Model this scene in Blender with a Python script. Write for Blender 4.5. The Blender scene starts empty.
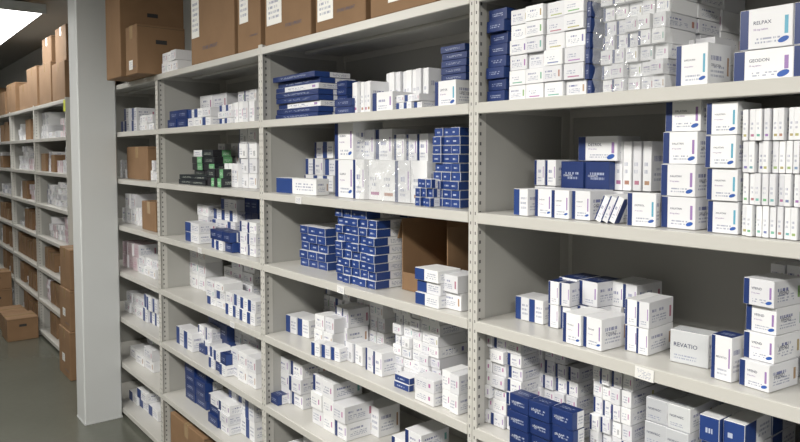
import bpy, math, random
from mathutils import Vector, Euler
from mathutils import noise as mn
random.seed(7)
F=690.0; TH=math.radians(38.35); CAMH=1.67; D=1.3; DEP=0.40; S=0.2915
sc=bpy.context.scene
def zk(k): return 2.097-S*k
def along(px,X):            # position along the rack for a sight line of given bearing
    return X/math.tan(TH+math.atan((px-400)/F))
def scale(px,X):
    a=math.atan((px-400)/F); r=X/math.sin(TH+a); return F/(r*math.cos(a))

# ---------------------------------------------------------------- materials
class NT:
    def __init__(s,name,rough=0.5,metal=0.0,spec=0.5):
        s.m=bpy.data.materials.new(name); s.m.use_nodes=True; s.t=s.m.node_tree
        s.b=s.t.nodes['Principled BSDF']; s.b.inputs['Roughness'].default_value=rough
        s.b.inputs['Metallic'].default_value=metal; s.b.inputs['Specular IOR Level'].default_value=spec
    def n(s,t): return s.t.nodes.new(t)
    def put(s,inp,v):
        if v is None: return
        if hasattr(v,'links'): s.t.links.new(v,inp)
        elif isinstance(v,(tuple,list)): inp.default_value=(*v,1.0) if len(v)==3 and len(inp.default_value)==4 else v
        else: inp.default_value=v
    def M(s,op,a,b=None,c=None):
        n=s.n('ShaderNodeMath'); n.operation=op; s.put(n.inputs[0],a); s.put(n.inputs[1],b); s.put(n.inputs[2],c); return n.outputs[0]
    def mix(s,f,a,b):
        n=s.n('ShaderNodeMix'); n.data_type='RGBA'; s.put(n.inputs[0],f); s.put(n.inputs[6],a); s.put(n.inputs[7],b); return n.outputs[2]
    def uv(s):
        n=s.n('ShaderNodeUVMap'); x=s.n('ShaderNodeSeparateXYZ'); s.t.links.new(n.outputs[0],x.inputs[0]); return x.outputs[0],x.outputs[1]
    def rnd(s): return s.n('ShaderNodeNewGeometry').outputs['Random Per Island']
    def noise(s,vec=None,sc_=5,det=2):
        n=s.n('ShaderNodeTexNoise'); n.inputs['Scale'].default_value=sc_; n.inputs['Detail'].default_value=det
        if vec is not None: s.t.links.new(vec,n.inputs['Vector'])
        return n.outputs['Fac']
    def xyz(s,x,y,z):
        n=s.n('ShaderNodeCombineXYZ'); s.put(n.inputs[0],x); s.put(n.inputs[1],y); s.put(n.inputs[2],z); return n.outputs[0]
    def hsv(s,h,sa,v):
        n=s.n('ShaderNodeCombineColor'); n.mode='HSV'; s.put(n.inputs[0],h); s.put(n.inputs[1],sa); s.put(n.inputs[2],v); return n.outputs[0]
    def obj(s): return s.n('ShaderNodeTexCoord').outputs['Object']
    def rect(s,u,v,u0,u1,v0,v1):
        a=s.M('MULTIPLY',s.M('GREATER_THAN',u,u0),s.M('LESS_THAN',u,u1))
        b=s.M('MULTIPLY',s.M('GREATER_THAN',v,v0),s.M('LESS_THAN',v,v1)); return s.M('MULTIPLY',a,b)
    def text(s,u,v,u0,u1,v0,v1,rows,freq=34):
        r=s.rnd()
        vv=s.M('MULTIPLY',s.M('SUBTRACT',v,v0),rows/(v1-v0))
        fl=s.M('FLOOR',vv); fr=s.M('FRACT',vv)
        row=s.M('LESS_THAN',fr,0.5)
        nz=s.noise(s.xyz(s.M('MULTIPLY',u,freq),s.M('MULTIPLY',fl,7.3),s.M('MULTIPLY',r,3.0)),1.0,0)
        return s.M('MULTIPLY',s.M('MULTIPLY',row,s.M('GREATER_THAN',nz,0.47)),s.rect(u,v,u0,u1,v0,v1))
    def col(s,v): s.put(s.b.inputs['Base Color'],v); return s.m
def plain(name,c,rough=0.5,metal=0.0,var=0.0,sc_=3):
    t=NT(name,rough,metal)
    if var:
        n=t.noise(t.obj(),sc_,4); d=tuple(x*(1-var) for x in c); return t.col(t.mix(n,d,c))
    return t.col(c)
WH=(0.81,0.82,0.84); NAVY=(0.012,0.032,0.14); TXT=(0.17,0.2,0.34)
def label(name,base=WH,band=None,bw=0.2,acc=None,arect=(0.86,0.93,0.3,0.75),txt=TXT,t=(0.3,0.8,0.2,0.8,4),freq=34,bar=False,bold=None,var=0.8,hueacc=None):
    m=NT(name,0.4); u,v=m.uv()
    r=m.rnd(); c=m.mix(r,base,tuple(x*q for x,q in zip(base,(var,var,var+0.03))))
    if t: c=m.mix(m.M('MULTIPLY',m.text(u,v,*t,freq=freq),0.7),c,txt)
    if bold: c=m.mix(m.M('MULTIPLY',m.text(u,v,*bold[:4],1,freq=30),0.9),c,bold[4])
    if band: c=m.mix(m.M('LESS_THAN',u,bw),c,band)
    if acc: c=m.mix(m.rect(u,v,*arect),c,acc)
    if hueacc: c=m.mix(m.rect(u,v,*hueacc),c,m.hsv(m.M('FRACT',m.M('MULTIPLY',r,17.3)),0.6,0.4))
    if bar:
        st=m.M('LESS_THAN',m.M('FRACT',m.M('MULTIPLY',u,46)),0.5)
        c=m.mix(m.M('MULTIPLY',st,m.rect(u,v,0.58,0.82,0.15,0.5)),c,(0.12,0.12,0.15))
    return m.col(c)
MT={}
MT['white']=label('carton_white',t=None)
MT['wtext']=label('carton_white_print',t=(0.12,0.7,0.2,0.52,3),freq=30,bold=(0.12,0.6,0.6,0.82,(0.1,0.12,0.3)),hueacc=(0.84,0.92,0.25,0.7))
MT['wplain']=label('carton_white_small_print',t=(0.15,0.6,0.35,0.65,2),freq=26,hueacc=(0.2,0.8,0.12,0.2))
MT['navyband']=label('carton_navy_band',band=NAVY,bw=0.22,acc=(0.3,0.18,0.42),t=(0.3,0.72,0.15,0.38,2),bold=(0.3,0.66,0.5,0.74,(0.08,0.1,0.3)))
MT['tealband']=label('carton_teal_band',band=NAVY,bw=0.18,acc=(0.1,0.35,0.5),t=(0.27,0.7,0.15,0.36,2),bold=(0.27,0.66,0.5,0.74,(0.08,0.1,0.3)))
MT['nbp']=label('carton_navy_band_clean',band=NAVY,bw=0.19,acc=(0.3,0.18,0.42),t=(0.3,0.78,0.12,0.3,2))
MT['tbp']=label('carton_teal_band_clean',band=NAVY,bw=0.17,acc=(0.1,0.35,0.5),t=(0.3,0.78,0.12,0.3,2))
MT['navy']=label('carton_navy',base=NAVY,t=(0.2,0.8,0.35,0.7,2),txt=(0.45,0.5,0.65),freq=26)
MT['navyw']=label('carton_navy_dot',base=(0.018,0.05,0.21),t=(0.2,0.7,0.35,0.75,1),txt=(0.6,0.65,0.78),freq=9)
MT['blueside']=label('carton_half_blue',band=(0.018,0.05,0.2),bw=0.42,t=(0.5,0.92,0.25,0.8,3),freq=34)
MT['pink']=label('carton_magenta_mark',acc=(0.45,0.16,0.36),arect=(0.72,0.82,0.35,0.68),t=(0.1,0.6,0.25,0.75,3),freq=30)
MT['bar']=label('carton_barcode',band=NAVY,bw=0.08,t=(0.12,0.45,0.25,0.75,3),bar=True)
MT['gray']=label('carton_grey',base=(0.58,0.60,0.62),t=(0.1,0.7,0.12,0.3,2))
MT['green']=label('carton_green',base=(0.16,0.42,0.2),band=(0.02,0.02,0.025),bw=0.5,t=(0.55,0.9,0.3,0.7,2),txt=(0.8,0.85,0.8))
MT['black']=label('carton_black',base=(0.02,0.025,0.03),t=(0.2,0.8,0.3,0.7,2),txt=(0.5,0.55,0.5))
MT['rose']=label('carton_rose',base=(0.68,0.56,0.6),t=(0.12,0.75,0.25,0.75,3),txt=(0.5,0.2,0.35),freq=22)
MT['ink']=plain('dark_ink',(0.05,0.06,0.12)); MT['logo']=plain('blue_ink',(0.02,0.09,0.38)); MT['inkw']=plain('white_ink',(0.6,0.63,0.7))
MT['purple']=plain('purple_ink',(0.22,0.12,0.34))
def cardboard():
    m=NT('cardboard',0.8)
    n=m.noise(m.obj(),6,4); c=m.mix(n,(0.19,0.11,0.056),(0.3,0.182,0.098)); r=m.rnd()
    c=m.mix(m.M('MULTIPLY',r,0.35),c,(0.16,0.095,0.05)); return m.col(c)
MT['card']=cardboard()
MT['tape']=plain('packing_tape',(0.36,0.25,0.14),0.25)
MT['lab']=label('shipping_label',base=(0.82,0.82,0.8),t=(0.12,0.85,0.15,0.88,6),freq=18)
MT['dark']=plain('slot_dark',(0.03,0.03,0.032),0.8)
MT['hole']=plain('slot_shadow',(0.11,0.11,0.115),0.8)
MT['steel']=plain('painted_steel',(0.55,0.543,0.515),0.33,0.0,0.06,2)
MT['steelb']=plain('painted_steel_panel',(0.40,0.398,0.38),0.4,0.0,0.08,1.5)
MT['column']=plain('column_paint',(0.60,0.62,0.63),0.5,0,0.06,3)
MT['wall']=plain('wall_paint',(0.42,0.42,0.40),0.7,0,0.06,2)
MT['wallg']=plain('wall_paint_grey',(0.20,0.195,0.18),0.7,0,0.06,2)
MT['ceil']=plain('ceiling_paint',(0.36,0.36,0.34),0.8,0,0.06,2)
MT['yellow']=plain('yellow_tag',(0.6,0.65,0.05),0.5)
def floorm():
    m=NT('polished_concrete',0.25); n=m.noise(m.obj(),1.5,6); n2=m.noise(m.obj(),30,3)
    c=m.mix(n,(0.085,0.088,0.072),(0.135,0.14,0.118)); c=m.mix(m.M('MULTIPLY',n2,0.3),c,(0.065,0.067,0.055)); return m.col(c)
MT['floor']=floorm()
def em(name,c,s):
    m=NT(name); m.b.inputs['Emission Color'].default_value=(*c,1); m.b.inputs['Emission Strength'].default_value=s; return m.col((0.8,0.8,0.8))
MT['tube']=em('fluorescent_diffuser',(1,0.99,0.95),7)
def film():
    m=NT('clear_plastic_film',0.08,0,1.0); m.b.inputs['Alpha'].default_value=0.3
    return m.col((0.62,0.64,0.66))
MT['film']=film()

# ---------------------------------------------------------------- text outlines
WORDS={}
def word(txt):
    if txt in WORDS: return WORDS[txt]
    cu=bpy.data.curves.new('w','FONT'); cu.body=txt; cu.size=1; cu.resolution_u=2; cu.align_x='LEFT'; cu.offset=0.008
    o=bpy.data.objects.new('w',cu); sc.collection.objects.link(o)
    dg=bpy.context.evaluated_depsgraph_get(); me=o.evaluated_get(dg).to_mesh()
    v=[(p.co.x,p.co.y) for p in me.vertices]; f=[list(p.vertices) for p in me.polygons]
    fl=[me.polygons[i].normal.z for i in range(len(f))]
    f=[a if z>0 else a[::-1] for a,z in zip(f,fl)]
    x0=min(a for a,_ in v);x1=max(a for a,_ in v);y0=min(b for _,b in v)
    v=[(a-x0,b-y0) for a,b in v]
    o.evaluated_get(dg).to_mesh_clear(); bpy.data.objects.remove(o); bpy.data.curves.remove(cu)
    WORDS[txt]=(v,f,x1-x0,max(b for _,b in v)); return WORDS[txt]

# ---------------------------------------------------------------- mesh builder
T_F=[]; CORN=[(sx,sy,sz) for sx in(-1,1) for sy in(-1,1) for sz in(-1,1)]
ci={c:i for i,c in enumerate(CORN)}
def tv(c,a): return ci[c]*3+a
def tpos(i):
    c=CORN[i//3]; a=i%3; return Vector([c[j]*(1.0 if j==a else 0.8) for j in range(3)])
def orient(idx):
    ps=[tpos(i) for i in idx]; cen=sum(ps,Vector())/len(ps); nrm=(ps[1]-ps[0]).cross(ps[2]-ps[1])
    return idx if nrm.dot(cen)>0 else idx[::-1]
for a in range(3):
    o=[j for j in range(3) if j!=a]
    for s_ in(-1,1):
        q=[]
        for p in((-1,-1),(1,-1),(1,1),(-1,1)):
            c=[0,0,0]; c[a]=s_; c[o[0]]=p[0]; c[o[1]]=p[1]; q.append(tv(tuple(c),a))
        T_F.append((orient(q),a,s_))
for a in range(3):
    o=[j for j in range(3) if j!=a]
    for p in((-1,-1),(1,-1),(1,1),(-1,1)):
        c1=[0,0,0];c2=[0,0,0];c1[a]=-1;c2[a]=1
        for c in(c1,c2): c[o[0]]=p[0];c[o[1]]=p[1]
        c1=tuple(c1);c2=tuple(c2)
        T_F.append((orient([tv(c1,o[0]),tv(c2,o[0]),tv(c2,o[1]),tv(c1,o[1])]),3,0))
for c in CORN: T_F.append((orient([tv(c,0),tv(c,1),tv(c,2)]),3,0))
def fuv(a,s_,c):
    x,y,z=[(k+1)/2 for k in c]
    if a==0: return ((1-y) if s_<0 else y, z)
    if a==1: return (x if s_<0 else 1-x, z)
    return (1-y, x)
class B:
    def __init__(s): s.v=[];s.f=[];s.m=[];s.uv=[];s.mats=[]
    def mi(s,k):
        if k not in s.mats: s.mats.append(k)
        return s.mats.index(k)
    def box(s,c,size,mats,rz=0.0,ch=0.0008,rx=0.0,ry=0.0):
        """mats: str or (front,side,top,edge)"""
        if isinstance(mats,str): mats=(mats,)*4
        h=[d/2 for d in size]; ch=min(ch,min(h)*0.45); n0=len(s.v)
        R=Euler((rx,ry,rz)).to_matrix() if (rx or ry or rz) else None
        for i in range(24):
            cc=CORN[i//3];a=i%3
            p=Vector([cc[j]*(h[j]-(0 if j==a else ch)) for j in range(3)])
            if R: p=R@p
            s.v.append((p.x+c[0],p.y+c[1],p.z+c[2]))
        for idx,a,sg in T_F:
            s.f.append([n0+i for i in idx])
            s.m.append(s.mi(mats[a]) if a<3 else s.mi(mats[3]))
            for i in idx:
                s.uv.append(fuv(a,sg,CORN[i//3]) if a<3 else (0.97,0.97))
    def mm(s,x0,x1,y0,y1,z0,z1,mats,ch=0.0008):
        s.box(((x0+x1)/2,(y0+y1)/2,(z0+z1)/2),(abs(x1-x0),abs(y1-y0),abs(z1-z0)),mats,ch=ch)
    def poly(s,ps,m):
        n0=len(s.v); s.v+=[tuple(p) for p in ps]; s.f.append(list(range(n0,n0+len(ps)))); s.m.append(s.mi(m)); s.uv+=[(0.5,0.5)]*len(ps)
    def face_frame(s,c,size,rz,side,rx=0.0):
        R=Euler((rx,0,rz)).to_matrix(); c=Vector(c)
        if side=='f': o=c+R@Vector((-size[0]/2-0.0003,size[1]/2,-size[2]/2)); r=R@Vector((0,-1,0)); w=size[1]
        else: o=c+R@Vector((-size[0]/2,-size[1]/2-0.0003,-size[2]/2)); r=R@Vector((1,0,0)); w=size[0]
        return o,r,R@Vector((0,0,1)),w,size[2]
    def print_word(s,fr,txt,u,v,maxw,maxh,m='ink'):
        o,r,up,w,h=fr; vs,fs,tw,th=word(txt); k=min(maxw*w/tw,maxh*h/th); n0=len(s.v)
        for a,b in vs: s.v.append(tuple(o+r*(u*w+a*k)+up*(v*h+b*k)))
        for f in fs:
            s.f.append([n0+i for i in f]); s.m.append(s.mi(m)); s.uv+=[(0.5,0.5)]*len(f)
    def print_oval(s,fr,u,v,rw,m='logo'):
        o,r,up,w,h=fr; a=rw; b=rw*0.55; c=o+r*(u*w)+up*(v*h)
        s.poly([c+r*(a*math.cos(t))+up*(b*math.sin(t)+a*0.25*math.cos(t)) for t in [i*math.tau/18 for i in range(18)]],m)
    def done(s,name,parent=None):
        if not s.v: return
        n=len(s.v); o=Vector((sum(v[0] for v in s.v)/n,sum(v[1] for v in s.v)/n,min(v[2] for v in s.v)))
        me=bpy.data.meshes.new(name); me.from_pydata([tuple(Vector(v)-o) for v in s.v],[],s.f)
        ul=me.uv_layers.new(name='UVMap')
        for i,u in enumerate(s.uv): ul.data[i].uv=u
        for k in s.mats: me.materials.append(MT[k])
        me.polygons.foreach_set('material_index',s.m)
        me.update()
        ob=bpy.data.objects.new(name,me); ob.location=o; sc.collection.objects.link(ob)
        if parent: ob.parent=parent
        return ob

# ---------------------------------------------------------------- room
XW=D+DEP+0.06
def shell(name,x0,x1,y0,y1,z0,z1,m):
    b=B(); b.mm(x0,x1,y0,y1,z0,z1,m,ch=0.001); b.done(name)
CH=2.92
shell('floor',-2.2,XW+0.1,-3,15,-0.1,0,'floor')
shell('ceiling',-2.2,XW+0.1,-3,15,CH,CH+0.1,'ceil')
shell('wall_right',XW,XW+0.1,-3,15,0,CH,'wall')
shell('wall_left',-2.3,-2.2,-3,15,0,CH,'wallg')
shell('wall_far',-2.2,XW,15,15.1,0,CH,'wall')
shell('wall_near',-2.2,XW,-3.1,-3,0,CH,'wall')

# ---------------------------------------------------------------- shelving
def bay(y0,y1,tags=(),ks=range(0,8)):
    b=B(); y0+=0.0008; y1-=0.0008; X0=D; X1=D+DEP; top=zk(0)+0.012
    for (ya,yb,s_) in((y0,y0+0.0165,1),(y1-0.0165,y1,-1)):
        b.mm(X0-0.004,X0,ya,yb,0,top,'steel')                 # post face
        yp=ya if s_>0 else yb
        b.mm(X0,X0+0.04,min(yp,yp+s_*0.003),max(yp,yp+s_*0.003),0,top,'steel')
        b.mm(X1-0.04,X1,min(yp,yp+s_*0.003),max(yp,yp+s_*0.003),0,top,'steel')
        b.mm(X1-0.003,X1,ya,yb,0,top,'steel')
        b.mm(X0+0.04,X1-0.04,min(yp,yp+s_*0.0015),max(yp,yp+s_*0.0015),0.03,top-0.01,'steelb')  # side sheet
        b.mm(X0-0.008,X0+0.04,min(ya,yb)-0.0,max(ya,yb),0,0.006,'steel')  # foot plate
        yc=(ya+yb)/2
        z=0.05
        while z<top-0.03:
            b.mm(X0-0.0043,X0-0.0038,yc-0.0017,yc+0.0017,z,z+0.008,'hole',ch=0.0001)
            yq=yp+s_*0.003
            b.mm(X0+0.016,X0+0.022,yq-0.0004,yq+0.0004,z,z+0.009,'hole',ch=0.0001)
            z+=0.0265
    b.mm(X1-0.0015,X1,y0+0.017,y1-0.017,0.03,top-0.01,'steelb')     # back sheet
    for k in ks:
        z=zk(k); ya=y0+0.0045; yb=y1-0.0045
        b.mm(X0+0.001,X1-0.004,ya,yb,z-0.0025,z,'steel')
        b.mm(X0-0.006,X0+0.001,y0+0.017,y1-0.017,z-0.029,z,'steel',ch=0.0022)
        b.mm(X0+0.001,X0+0.018,y0+0.017,y1-0.017,z-0.029,z-0.0265,'steel')
        b.mm(X1-0.006,X1-0.004,ya,yb,z-0.028,z-0.0025,'steel')
        for yy in(ya,yb-0.0015): b.mm(X0+0.03,X1-0.03,yy,yy+0.0015,z-0.025,z-0.0025,'steel')
        b.mm(X0+DEP/2-0.02,X0+DEP/2+0.02,ya+0.03,yb-0.03,z-0.014,z-0.0025,'steel',ch=0.002)
    for (k,px) in tags:
        yy=along(px,D); z=zk(k); w=0.022
        b.box((X0-0.0075,yy,z-0.016),(0.0012,w*2,0.026),('lab','white','white','white'),rx=0.03)
    b.done('steel_shelving_bay')
bay(0.10,1.323,tags=((3,650),))
bay(1.323,2.545,tags=((3,342),(2,300)))
bay(2.545,3.765,tags=((3,200),(4,232)))
bay(3.765,4.985)
bay(-1.12,0.10)
FY=[5.80,7.02,8.24,9.46,10.68,11.90]
for i in range(5): bay(FY[i],FY[i+1])
b=B(); b.mm(D-0.0065,D-0.0045,5.802,5.86,2.0,2.09,'yellow'); b.done('yellow_shelf_tag')

# ---------------------------------------------------------------- cartons
ST={ # front, side, top, edge
 'w':('wtext','white','white','white'),'s':('wplain','wtext','white','white'),'nb':('navyband','wtext','white','white'),
 'tb':('tealband','bar','white','white'),'n':('navy','blueside','navy','navy'),
 'NB':('nbp','wtext','white','white'),'TB':('tbp','wtext','white','white'),
 'ng':('navyw','blueside','white','white'),'hb':('blueside','wtext','white','white'),
 'p':('pink','wtext','white','white'),'b':('bar','white','white','white'),
 'g':('gray','wtext','gray','white'),'gr':('green','black','green','black'),'r':('rose','wtext','rose','white'),
 'nt':('navyband','wtext','navy','white'),'NT':('nbp','wtext','navy','white'),'bk':('black','green','black','black')}
def decorate(b,c,size,rz,s_,wd):
    fr=b.face_frame(c,size,rz,'f'); w,h=fr[3],fr[4]
    if s_ in('NB','TB','NT'):
        if w>0.05:
            b.print_word(fr,wd,0.27,0.6,0.34,0.13,'ink'); b.print_word(fr,'20 mg tablets',0.27,0.44,0.28,0.07,'purple')
            b.print_oval(fr,0.84,0.17,min(0.011,0.1*w))
        else:
            b.print_word(fr,wd,0.26,0.5,0.5,0.2,'ink')
    elif s_=='g': b.print_word(fr,wd,0.1,0.5,0.62,0.22,'ink')
    elif s_=='n': b.print_word(fr,wd,0.12,0.45,0.42,0.16,'inkw')
    elif s_=='p' and w>0.03: b.print_word(fr,wd,0.1,0.55,0.45,0.2,'purple')
def stack(k,px0,px1,xo,hpx,ny,nz,d,st,nx=1,rz=0,zb=0.0,top=None,jit=0.0032,wd=None,name='medicine_carton_stack'):
    X=D+xo; yf=along(px0,X); yn=along(px1,X); H=hpx/scale((px0+px1)/2,X)
    if top is None: top=0.86 if (nz>=3 and ny>=3) else 1.0
    w=(yf-yn)/ny; h=H/nz; b=B(); z0=zk(k)+0.0006+zb
    for ix in range(nx):
        for iy in range(ny):
            for iz in range(nz):
                if iz==nz-1 and nz>1 and random.random()>top: continue
                s_=st if isinstance(st,str) else random.choice(st)
                jx=random.uniform(-jit,jit)*2.2; jr=random.uniform(-1,1)*min(jit*10,0.0022/max(d,w)*1.2)+rz
                yc=yn+w*(iy+0.5)
                c=(X+d*(ix+0.5)+0.001*ix+jx,yc+random.uniform(-.0003,.0003),z0+h*(iz+0.5)); sz=(d-0.0015,w-random.uniform(0.0018,0.003),h-0.0012)
                b.box(c,sz,ST[s_],rz=jr)
                if wd and ix==0: decorate(b,c,sz,jr,s_,wd)
                if wd and iy==0 and s_ in('NB','TB','NT','hb') and d>0.06:
                    fr=b.face_frame(c,sz,jr,'s'); b.print_word(fr,wd,0.15,0.45,0.4,0.16,'ink')
    b.done(name); return H
def leaning(k,px0,px1,xo,n,hh,st):
    X=D+xo; y0=along(px1,X); y1=along(px0,X); b=B(); w=0.018; a=0.42
    for i in range(n):
        y=y0+(y1-y0)*(i+0.5)/n
        hz=0.5*(hh*math.cos(a)+w*math.sin(a))
        b.box((X+0.045,y,zk(k)+hz+0.0008),(0.09,w,hh),(ST[st][0],ST[st][0],'white','white'),rx=a)
    b.done('leaning_medicine_cartons')

# bay 1
stack(1,487,505,0.03,92,1,8,0.12,'n',2,jit=.004)
stack(1,508,583,0.03,94,4,6,0.13,['w','w','s'],2,jit=.004,top=1)
stack(1,584,589,0.035,92,1,6,0.13,'n')
stack(1,599,664,0.05,104,5,7,0.13,['p','w','nb'],2,jit=.005,wd='LYRICA',top=1)
stack(1,672,705,0.02,42,1,1,0.09,'TB',wd='DIFLUCAN')
stack(1,672,712,0.14,52,2,2,0.09,'w')
h=stack(1,730,860,0.02,32,2,1,0.12,'NB',2,wd='GEODON')
stack(1,736,850,0.025,42,2,1,0.12,'TB',2,zb=h+0.001,wd='RELPAX')
stack(1,640,720,0.28,100,5,5,0.10,['w','nb'])
stack(1,880,990,0.03,150,4,4,0.1,['nb','p'],2)
stack(2,515,530,0.02,27,1,1,0.07,'hb')
stack(2,535,588,0.03,29,3,1,0.10,'NB',1,rz=0.04,wd='CADUET',jit=.004)
hh=stack(2,534,556,0.15,26,2,1,0.10,'w'); stack(2,534,556,0.15,26,2,1,0.10,'nb',zb=hh+.001)
hh=stack(2,560,625,0.15,26,3,1,0.12,'w'); h2=stack(2,562,610,0.15,28,2,1,0.12,'n',zb=hh+.001,wd='CHANTIX')
stack(2,578,618,0.16,25,1,1,0.10,'NT',zb=hh+h2+.002,wd='DETROL')
stack(2,614,650,0.17,50,4,1,0.1,'s',zb=hh+.001)
leaning(2,599,620,0.02,3,0.062,'nb')
stack(2,628,655,0.02,34,1,1,0.03,'TB',rz=0.2,wd='DETROL')
stack(2,662,698,0.04,130,1,4,0.10,'NB',wd='XALATAN',jit=.0035)
stack(2,706,738,0.02,132,1,4,0.10,'TB',wd='XALATAN',jit=.0035)
stack(2,741,850,0.02,134,14,4,0.10,'s',2,jit=.003,top=1)
stack(2,668,700,0.15,130,3,4,0.1,'w',2)
stack(2,870,980,0.03,150,4,4,0.1,['nb','w'],2)
stack(3,516,544,0.10,24,2,1,0.08,'hb',rz=.06)
stack(3,549,570,0.10,48,2,2,0.10,'NT',rz=0.08)
stack(3,560,600,0.14,50,2,2,0.10,'NT',rz=-0.05)
stack(3,566,606,0.015,32,2,1,0.10,'NB',wd='TOVIAZ',rz=-0.03)
stack(3,624,650,0.06,54,2,2,0.11,'NB',rz=0.05)
stack(3,610,640,0.2,50,2,2,0.11,'nb')
stack(3,672,710,0.07,34,1,1,0.05,'g',rz=0.12,wd='REVATIO')
stack(3,715,738,0.03,46,1,1,0.05,'NT',rz=-0.05,wd='REVATIO')
stack(3,748,782,0.04,112,1,4,0.10,'NB',rz=-0.1,jit=.006,wd='VFEND')
stack(3,760,820,0.17,112,4,4,0.10,'w')
stack(3,830,980,0.03,80,5,2,0.1,['nb','p'],2)
stack(4,480,522,0.05,92,3,7,0.10,['p','nb'],2,jit=.004)
stack(4,535,580,0.13,88,4,6,0.10,['p','nb'],2,jit=.004)
stack(4,594,636,0.07,120,4,7,0.10,['p','b','nb'],2,jit=.004)
stack(4,512,575,0.0,54,3,3,0.045,'n',rz=0,wd='ZOLOFT',top=1)
stack(4,648,695,0.04,100,2,4,0.10,'g',2,wd='NORVASC')
stack(4,705,750,0.03,110,2,4,0.12,'ng',2)
stack(4,780,900,0.03,120,5,4,0.12,['nb','w'],2)
for k in(5,6,7):
    stack(k,500,620,0.05,90,5,4,0.12,['nb','w'],2,top=.7); stack(k,650,900,0.05,90,8,4,0.12,['p','b'],2,top=.7)
# crumpled clear film over the wrapped bundle
def filmsheet(px0,px1,k,xo,h):
    X=D+xo; y1=along(px0,X); y0=along(px1,X); b=B(); n,m=44,26
    g=[[None]*(m+1) for _ in range(n+1)]
    for i in range(n+1):
        for j in range(m+1):
            u=i/n; v=j/m; y=y0+(y1-y0)*u; z=zk(k)+0.004+h*v
            dx=mn.noise(Vector((y*24,z*24,0)))*0.014+mn.noise(Vector((y*70,z*60,3)))*0.008
            g[i][j]=len(b.v); b.v.append((X+dx,y,z))
    for i in range(n):
        for j in range(m):
            b.f.append([g[i+1][j],g[i][j],g[i][j+1],g[i+1][j+1]]); b.m.append(b.mi('film')); b.uv+=[(0,0)]*4
    b.done('clear_plastic_wrap')
filmsheet(592,668,1,0.024,0.24)
filmsheet(358,412,2,0.04,0.2)
# bay 2
stack(1,276,318,0.05,44,1,8,0.16,['nt','n','n'],jit=.007)
stack(1,326,348,0.14,36,2,5,0.12,'n',2)
stack(1,335,352,0.04,16,1,2,0.07,'n')
stack(1,352,370,0.06,32,5,1,0.10,'s'); stack(1,372,392,0.05,20,1,1,0.09,'nb')
stack(1,386,428,0.14,42,8,1,0.10,'s',2,jit=.004); stack(1,396,420,0.03,15,3,2,0.08,['hb','w'])
stack(1,434,456,0.04,26,1,1,0.10,'TB',wd='LIPITOR'); stack(1,441,466,0.16,64,1,9,0.12,'n',2,jit=.004)
stack(2,278,314,0.04,16,1,1,0.06,'hb',rz=0.06)
stack(2,304,334,0.20,50,3,3,0.12,['nb','hb'])
stack(2,333,352,0.06,76,1,2,0.13,'NB',wd='CELEBREX'); stack(2,366,428,0.07,42,4,1,0.13,['s','nb'],2)
stack(2,353,365,0.06,40,1,1,0.13,'nb'); stack(2,360,392,0.12,32,2,1,0.13,['nb','w'],zb=0.13)
stack(2,395,428,0.12,28,3,1,0.13,['w','nb'],zb=0.13)
stack(2,416,432,0.02,28,3,3,0.04,'ng',top=1); stack(2,433,460,0.05,80,3,9,0.12,'ng',2,top=1)
stack(3,300,326,0.10,42,3,5,0.12,'ng',2,top=1); stack(3,336,375,0.03,76,5,9,0.14,'ng',2,top=.9)
stack(3,416,440,0.01,38,1,3,0.09,'hb'); stack(3,441,460,0.03,36,1,2,0.09,'w')
stack(4,286,306,0.10,18,2,1,0.09,'hb',rz=.1); stack(4,314,332,0.10,30,2,2,0.08,'w'); stack(4,334,348,0.16,38,2,2,0.10,'nb')
stack(4,312,334,0.01,14,3,1,0.05,'hb',rz=.15,jit=.008); stack(4,343,362,0.06,20,2,1,0.07,'b',rz=-.1); stack(4,364,382,0.05,24,2,1,0.08,'nb')
stack(4,393,440,0.10,88,5,8,0.12,['p','w','b'],2,jit=.004); stack(4,416,436,0.01,26,1,2,0.06,'p'); stack(4,441,460,0.02,40,2,2,0.08,'p')
stack(4,395,410,0.03,14,1,2,0.05,'ng'); stack(4,322,350,0.29,46,4,3,0.09,['w','p','hb']); stack(4,356,384,0.26,58,4,4,0.1,['p','w'])
stack(5,277,300,0.08,46,2,3,0.12,'nb'); stack(5,310,345,0.05,52,3,3,0.13,['p','nb']); stack(5,268,276,0.03,10,1,1,0.05,'n')
stack(5,352,378,0.16,30,2,1,0.10,'hb'); stack(5,390,440,0.06,50,3,3,0.12,['g','nb'],top=.6); stack(5,300,330,0.22,60,3,3,0.1,'w')
stack(6,285,400,0.06,60,6,3,0.12,['nb','p'],2,top=.6); stack(7,285,420,0.06,60,6,3,0.12,['nb','p'],2,top=.6)
# bay 3
stack(1,169,186,0.05,18,2,2,0.10,'n'); stack(1,188,212,0.05,18,3,2,0.10,['hb','w']); stack(1,201,226,0.22,34,2,2,0.12,'w')
stack(1,219,232,0.06,20,2,3,0.10,['w','hb']); stack(1,235,254,0.08,22,4,1,0.10,['w','p']); stack(1,238,258,0.24,36,3,3,0.1,['w','nb'])
stack(2,180,204,0.04,10,2,2,0.09,'bk',rz=.1); stack(2,193,214,0.12,34,2,5,0.10,['gr','bk','w']); stack(2,207,222,0.04,18,2,2,0.09,['gr','bk'])
stack(2,224,238,0.08,24,4,1,0.10,'w'); stack(2,240,256,0.10,60,2,4,0.12,['w','b']); stack(2,218,238,0.25,40,3,4,0.1,['w','p'])
stack(3,184,198,0.03,20,1,2,0.09,'hb'); stack(3,196,208,0.14,34,2,3,0.10,'p'); stack(3,209,230,0.02,20,3,2,0.08,['n','hb']); stack(3,212,236,0.16,44,3,4,0.10,['w','hb']); stack(3,238,255,0.05,34,2,3,0.09,'nb'); stack(3,244,257,0.2,50,2,3,0.09,'n')
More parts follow.
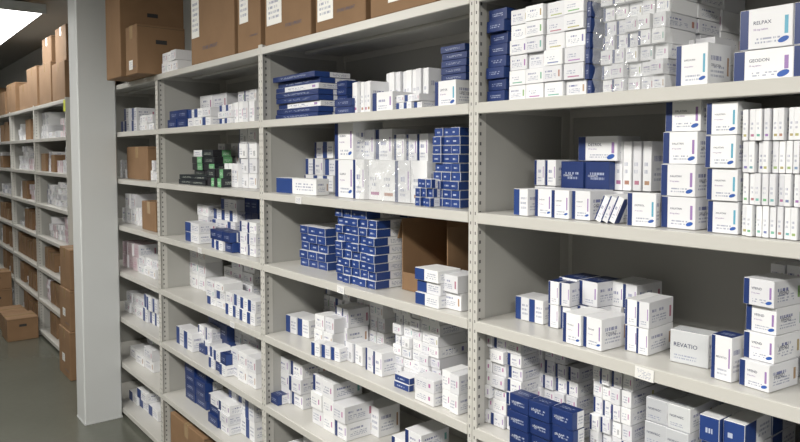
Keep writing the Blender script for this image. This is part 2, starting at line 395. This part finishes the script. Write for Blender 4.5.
stack(4,184,204,0.16,42,3,3,0.10,['w','p']); stack(4,205,222,0.05,26,2,3,0.10,['w','hb']); stack(4,224,254,0.03,24,4,2,0.08,['w','hb']); stack(4,222,252,0.18,44,3,4,0.10,'p')
stack(5,173,190,0.05,18,2,1,0.08,'hb'); stack(5,196,208,0.10,26,2,2,0.08,'nb'); stack(5,206,224,0.02,22,3,2,0.08,['hb','n']); stack(5,206,226,0.16,46,2,3,0.10,'n'); stack(5,228,254,0.05,30,3,2,0.09,['nb','w']); stack(5,232,256,0.2,50,3,4,0.1,['p','w'])
stack(6,182,202,0.08,64,2,7,0.10,'n'); stack(6,205,226,0.04,30,2,3,0.10,['nb','n']); stack(6,226,252,0.10,40,3,2,0.11,'hb')
stack(7,215,250,0.04,40,3,3,0.11,['nb','n'])
# bay 4
for k,l in {1:[(122,136,24,'hb'),(139,154,16,'w')],2:[(122,128,18,'w'),(150,156,20,'w')],3:[(122,134,30,'w'),(135,140,18,'p')],
          4:[(122,136,26,'r'),(138,155,18,'w')],5:[(123,140,20,'p'),(141,155,28,'hb')],6:[(126,150,22,'w')],7:[(125,152,20,'hb')]}.items():
    for (a,c,hp,s_) in l: stack(k,a,c,0.08,hp,3,2,0.12,s_,2,top=.8,jit=.005)
# ---------------------------------------------------------------- cardboard cartons
def carton(x0,x1,y0,y1,z,h,lab=None,name='cardboard_box'):
    b=B(); z+=0.0006; b.mm(x0,x1,y0,y1,z,z+h,'card',ch=0.003)
    yc=(y0+y1)/2; xc=(x0+x1)/2
    b.mm(x0-0.0006,x0+0.0002,yc-0.025,yc+0.025,z+h-0.07,z+h+0.0005,'tape',ch=.0001)
    b.mm(x0-0.0006,x1+0.0006,yc-0.025,yc+0.025,z+h-0.0002,z+h+0.0006,'tape',ch=.0001)
    b.mm(x0-0.0004,x1,yc-0.0012,yc+0.0012,z+h-0.0001,z+h+0.0008,'dark',ch=.0001)
    b.mm(xc-0.03,xc+0.03,y0-0.0008,y0+0.0004,z+h*0.62,z+h*0.62+0.022,'dark',ch=.0002)
    b.mm(x0+0.004,x1-0.004,y0-0.0008,y0,z+h-0.012,z+h-0.0105,'dark',ch=.0001)
    if lab:
        u,v,w,l=lab; ya=y1-(y1-y0)*u
        b.mm(x0-0.0012,x0-0.0004,ya-w,ya,z+h*v,z+h*v+l,('lab','lab','lab','lab'),ch=.0001)
        fr=(Vector((x0-0.0006,y1,z)),Vector((0,-1,0)),Vector((0,0,1)),y1-y0,h)
        b.print_word(fr,'STORE UPRIGHT',min(0.55,u+w/(y1-y0)+0.08),0.14,0.35,0.09,'ink')
    b.done(name)
# far rack: mixed stock
for i in range(5):
    for k in range(1,8):
        y=FY[i]+0.05
        while y<FY[i+1]-0.2:
            w=random.uniform(0.09,0.26)
            q=random.random()
            if q<0.2+0.06*k and w>0.14: carton(D+.04,D+.3,y,y+w,zk(k),random.uniform(.12,.22))
            elif q<0.92:
                b=B(); s_=random.choice(['w','w','p','hb','r','r','w','g','nb','b']); n=random.randint(1,4); h=random.uniform(0.04,0.06); m=random.randint(2,4)
                for a in range(m):
                    for c in range(n):
                        b.box((D+random.uniform(.05,.08)+0.07,y+w/m*(a+.5),zk(k)+0.0006+h*(c+.5)),(0.14,w/m-.002,h-.001),ST[s_],rz=random.uniform(-.03,.03))
                b.done('medicine_carton_stack')
            y+=w+random.uniform(0.01,0.05)
Z0=zk(0)
def topc(px0,px1,xo,h,lab=None,d=0.38,z=Z0):
    X=D+xo; carton(X,X+d,along(px1,X)+.003,along(px0,X)-.003,z,h,lab)
carton(1.17,1.53,3.96,4.23,Z0,0.55)
carton(1.19,1.45,3.74,3.93,Z0,0.26,(0.3,0.1,0.06,0.05))
stack(0,163,178,0.0,20,3,2,0.09,'w')
topc(193,236,0.0,0.42,(0.02,0.3,0.09,0.2)); topc(239,262,0.0,0.40,(0.1,0.3,0.08,0.18))
topc(266,312,0.0,0.38,(0.05,0.2,0.12,0.16)); topc(316,366,0.0,0.36,(0.05,0.1,0.1,0.14)); topc(370,436,0.0,0.34,(0.3,0.1,0.1,0.1))
topc(440,466,0.02,0.3)
topc(500,620,0.0,0.34,(0.2,0.3,.1,.1)); topc(640,840,0.0,0.36)
topc(127,148,0.06,0.2,None,0.25,zk(2)); topc(141,155,0.04,0.17,None,0.2,zk(3)); topc(166,200,0.02,0.2,None,0.3,zk(7))
def opentray(k,px0,px1,xo,h,d):
    X=D+xo; y1=along(px0,X); y0=along(px1,X); z=zk(k)+0.0008; b=B(); t=0.004
    b.mm(X,X+d,y0,y1,z,z+t,'card'); b.mm(X,X+d,y0,y0+t,z+t,z+h*0.95,'card'); b.mm(X,X+d,y1-t,y1,z+t,z+h,'card')
    b.mm(X+d-t,X+d,y0+t,y1-t,z+t,z+h,'card'); b.mm(X,X+t,y0+t,y1-t,z+t,z+h*0.25,'card')
    b.box((X+d/2,y1+0.012,z+h-0.035),(d,t,0.07),'card',rx=0.35)
    b.done('open_cardboard_box')
opentray(3,402,448,0.11,0.235,0.2)
def top2(y0,y1,h,xo=0.0,z=Z0,d=0.38,lab=None): carton(D+xo,D+xo+d,y0,y1,z,h,lab)
top2(5.82,6.25,0.30); top2(5.84,6.2,0.28,0.02,Z0+0.302); top2(6.3,6.75,0.34); top2(6.35,6.7,0.22,0.02,Z0+0.342); top2(6.85,7.3,0.36); top2(7.4,7.8,0.25,0.02); top2(7.9,8.4,0.3); top2(8.5,9.0,0.24); top2(9.1,9.7,0.3); top2(9.9,10.6,0.4)
carton(1.2,1.52,5.42,5.76,0,0.36,(.3,.3,.08,.06)); carton(1.21,1.52,5.43,5.75,0.362,0.3,(.3,.3,.08,.06)); carton(1.22,1.5,5.45,5.76,0.664,0.3)
carton(1.02,1.27,6.9,7.2,0,0.2); carton(1.05,1.27,7.4,7.75,0,0.16); carton(1.0,1.27,8.2,8.6,0,0.25,(0.2,.3,.1,.1)); carton(0.98,1.26,8.85,9.2,0,0.2); carton(1.0,1.27,8.22,8.5,0.252,0.18)

# ---------------------------------------------------------------- column
b=B(); b.mm(1.066,D-0.012,4.47,4.66,0.0,CH,'column',ch=0.006); b.mm(1.064,D-0.010,4.468,4.662,0.0,0.012,'column',ch=0.001)
b.done('square_column')

# ---------------------------------------------------------------- lights
def fixture(x0,x1,y0,y1,z,power):
    e=bpy.data.objects.new('fluorescent_ceiling_light',None); e.location=((x0+x1)/2,(y0+y1)/2,z); sc.collection.objects.link(e)
    b=B(); b.mm(x0,x1,y0,y1,z+0.03,z+0.07,'column',ch=.004)
    b.mm(x0+0.02,x1-0.02,y0+0.02,y1-0.02,z,z+0.0305,'tube',ch=.012)
    b.mm(x0,x1,y0,y0+0.018,z-0.003,z+0.032,'column'); b.mm(x0,x1,y1-0.018,y1,z-0.003,z+0.032,'column')
    for yy in(y0+0.3,y1-0.3): b.mm((x0+x1)/2-.01,(x0+x1)/2+.01,yy-.01,yy+.01,z+0.07,CH,'column')
    o=b.done('housing'); o.parent=e
    l=bpy.data.lights.new('tube_light','AREA'); l.shape='RECTANGLE'; l.size=x1-x0-0.04; l.size_y=y1-y0-0.04; l.energy=power; l.color=(1,0.96,0.885)
    lo=bpy.data.objects.new('tube_light',l); sc.collection.objects.link(lo); lo.location=(0,0,-0.012); lo.parent=e
    bpy.context.view_layer.update(); o.matrix_parent_inverse=e.matrix_world.inverted()
fixture(0.8,1.2,5.9,8.5,2.75,15)
fixture(-0.8,-0.4,-1.9,-0.1,2.77,92)
fixture(-0.8,-0.4,0.8,2.6,2.77,98)
fixture(-0.8,-0.4,3.5,5.3,2.77,48)
fixture(-0.5,-0.1,9.0,11.3,2.77,10)

w=bpy.data.worlds.new('world'); sc.world=w; w.use_nodes=True; w.node_tree.nodes['Background'].inputs[0].default_value=(0.6,0.62,0.65,1); w.node_tree.nodes['Background'].inputs[1].default_value=0.3
sc.view_settings.view_transform='Standard'

# ---------------------------------------------------------------- camera
cam=bpy.data.cameras.new('camera'); co=bpy.data.objects.new('camera',cam); sc.collection.objects.link(co)
cam.sensor_width=36; cam.lens=F/800*36; cam.clip_start=0.02
p=math.atan(35/F); co.location=(0,0,CAMH); co.rotation_euler=(math.pi/2-p,0,-TH); cam.shift_y=-32/800
sc.camera=co
print('DONE objects',len(bpy.data.objects))
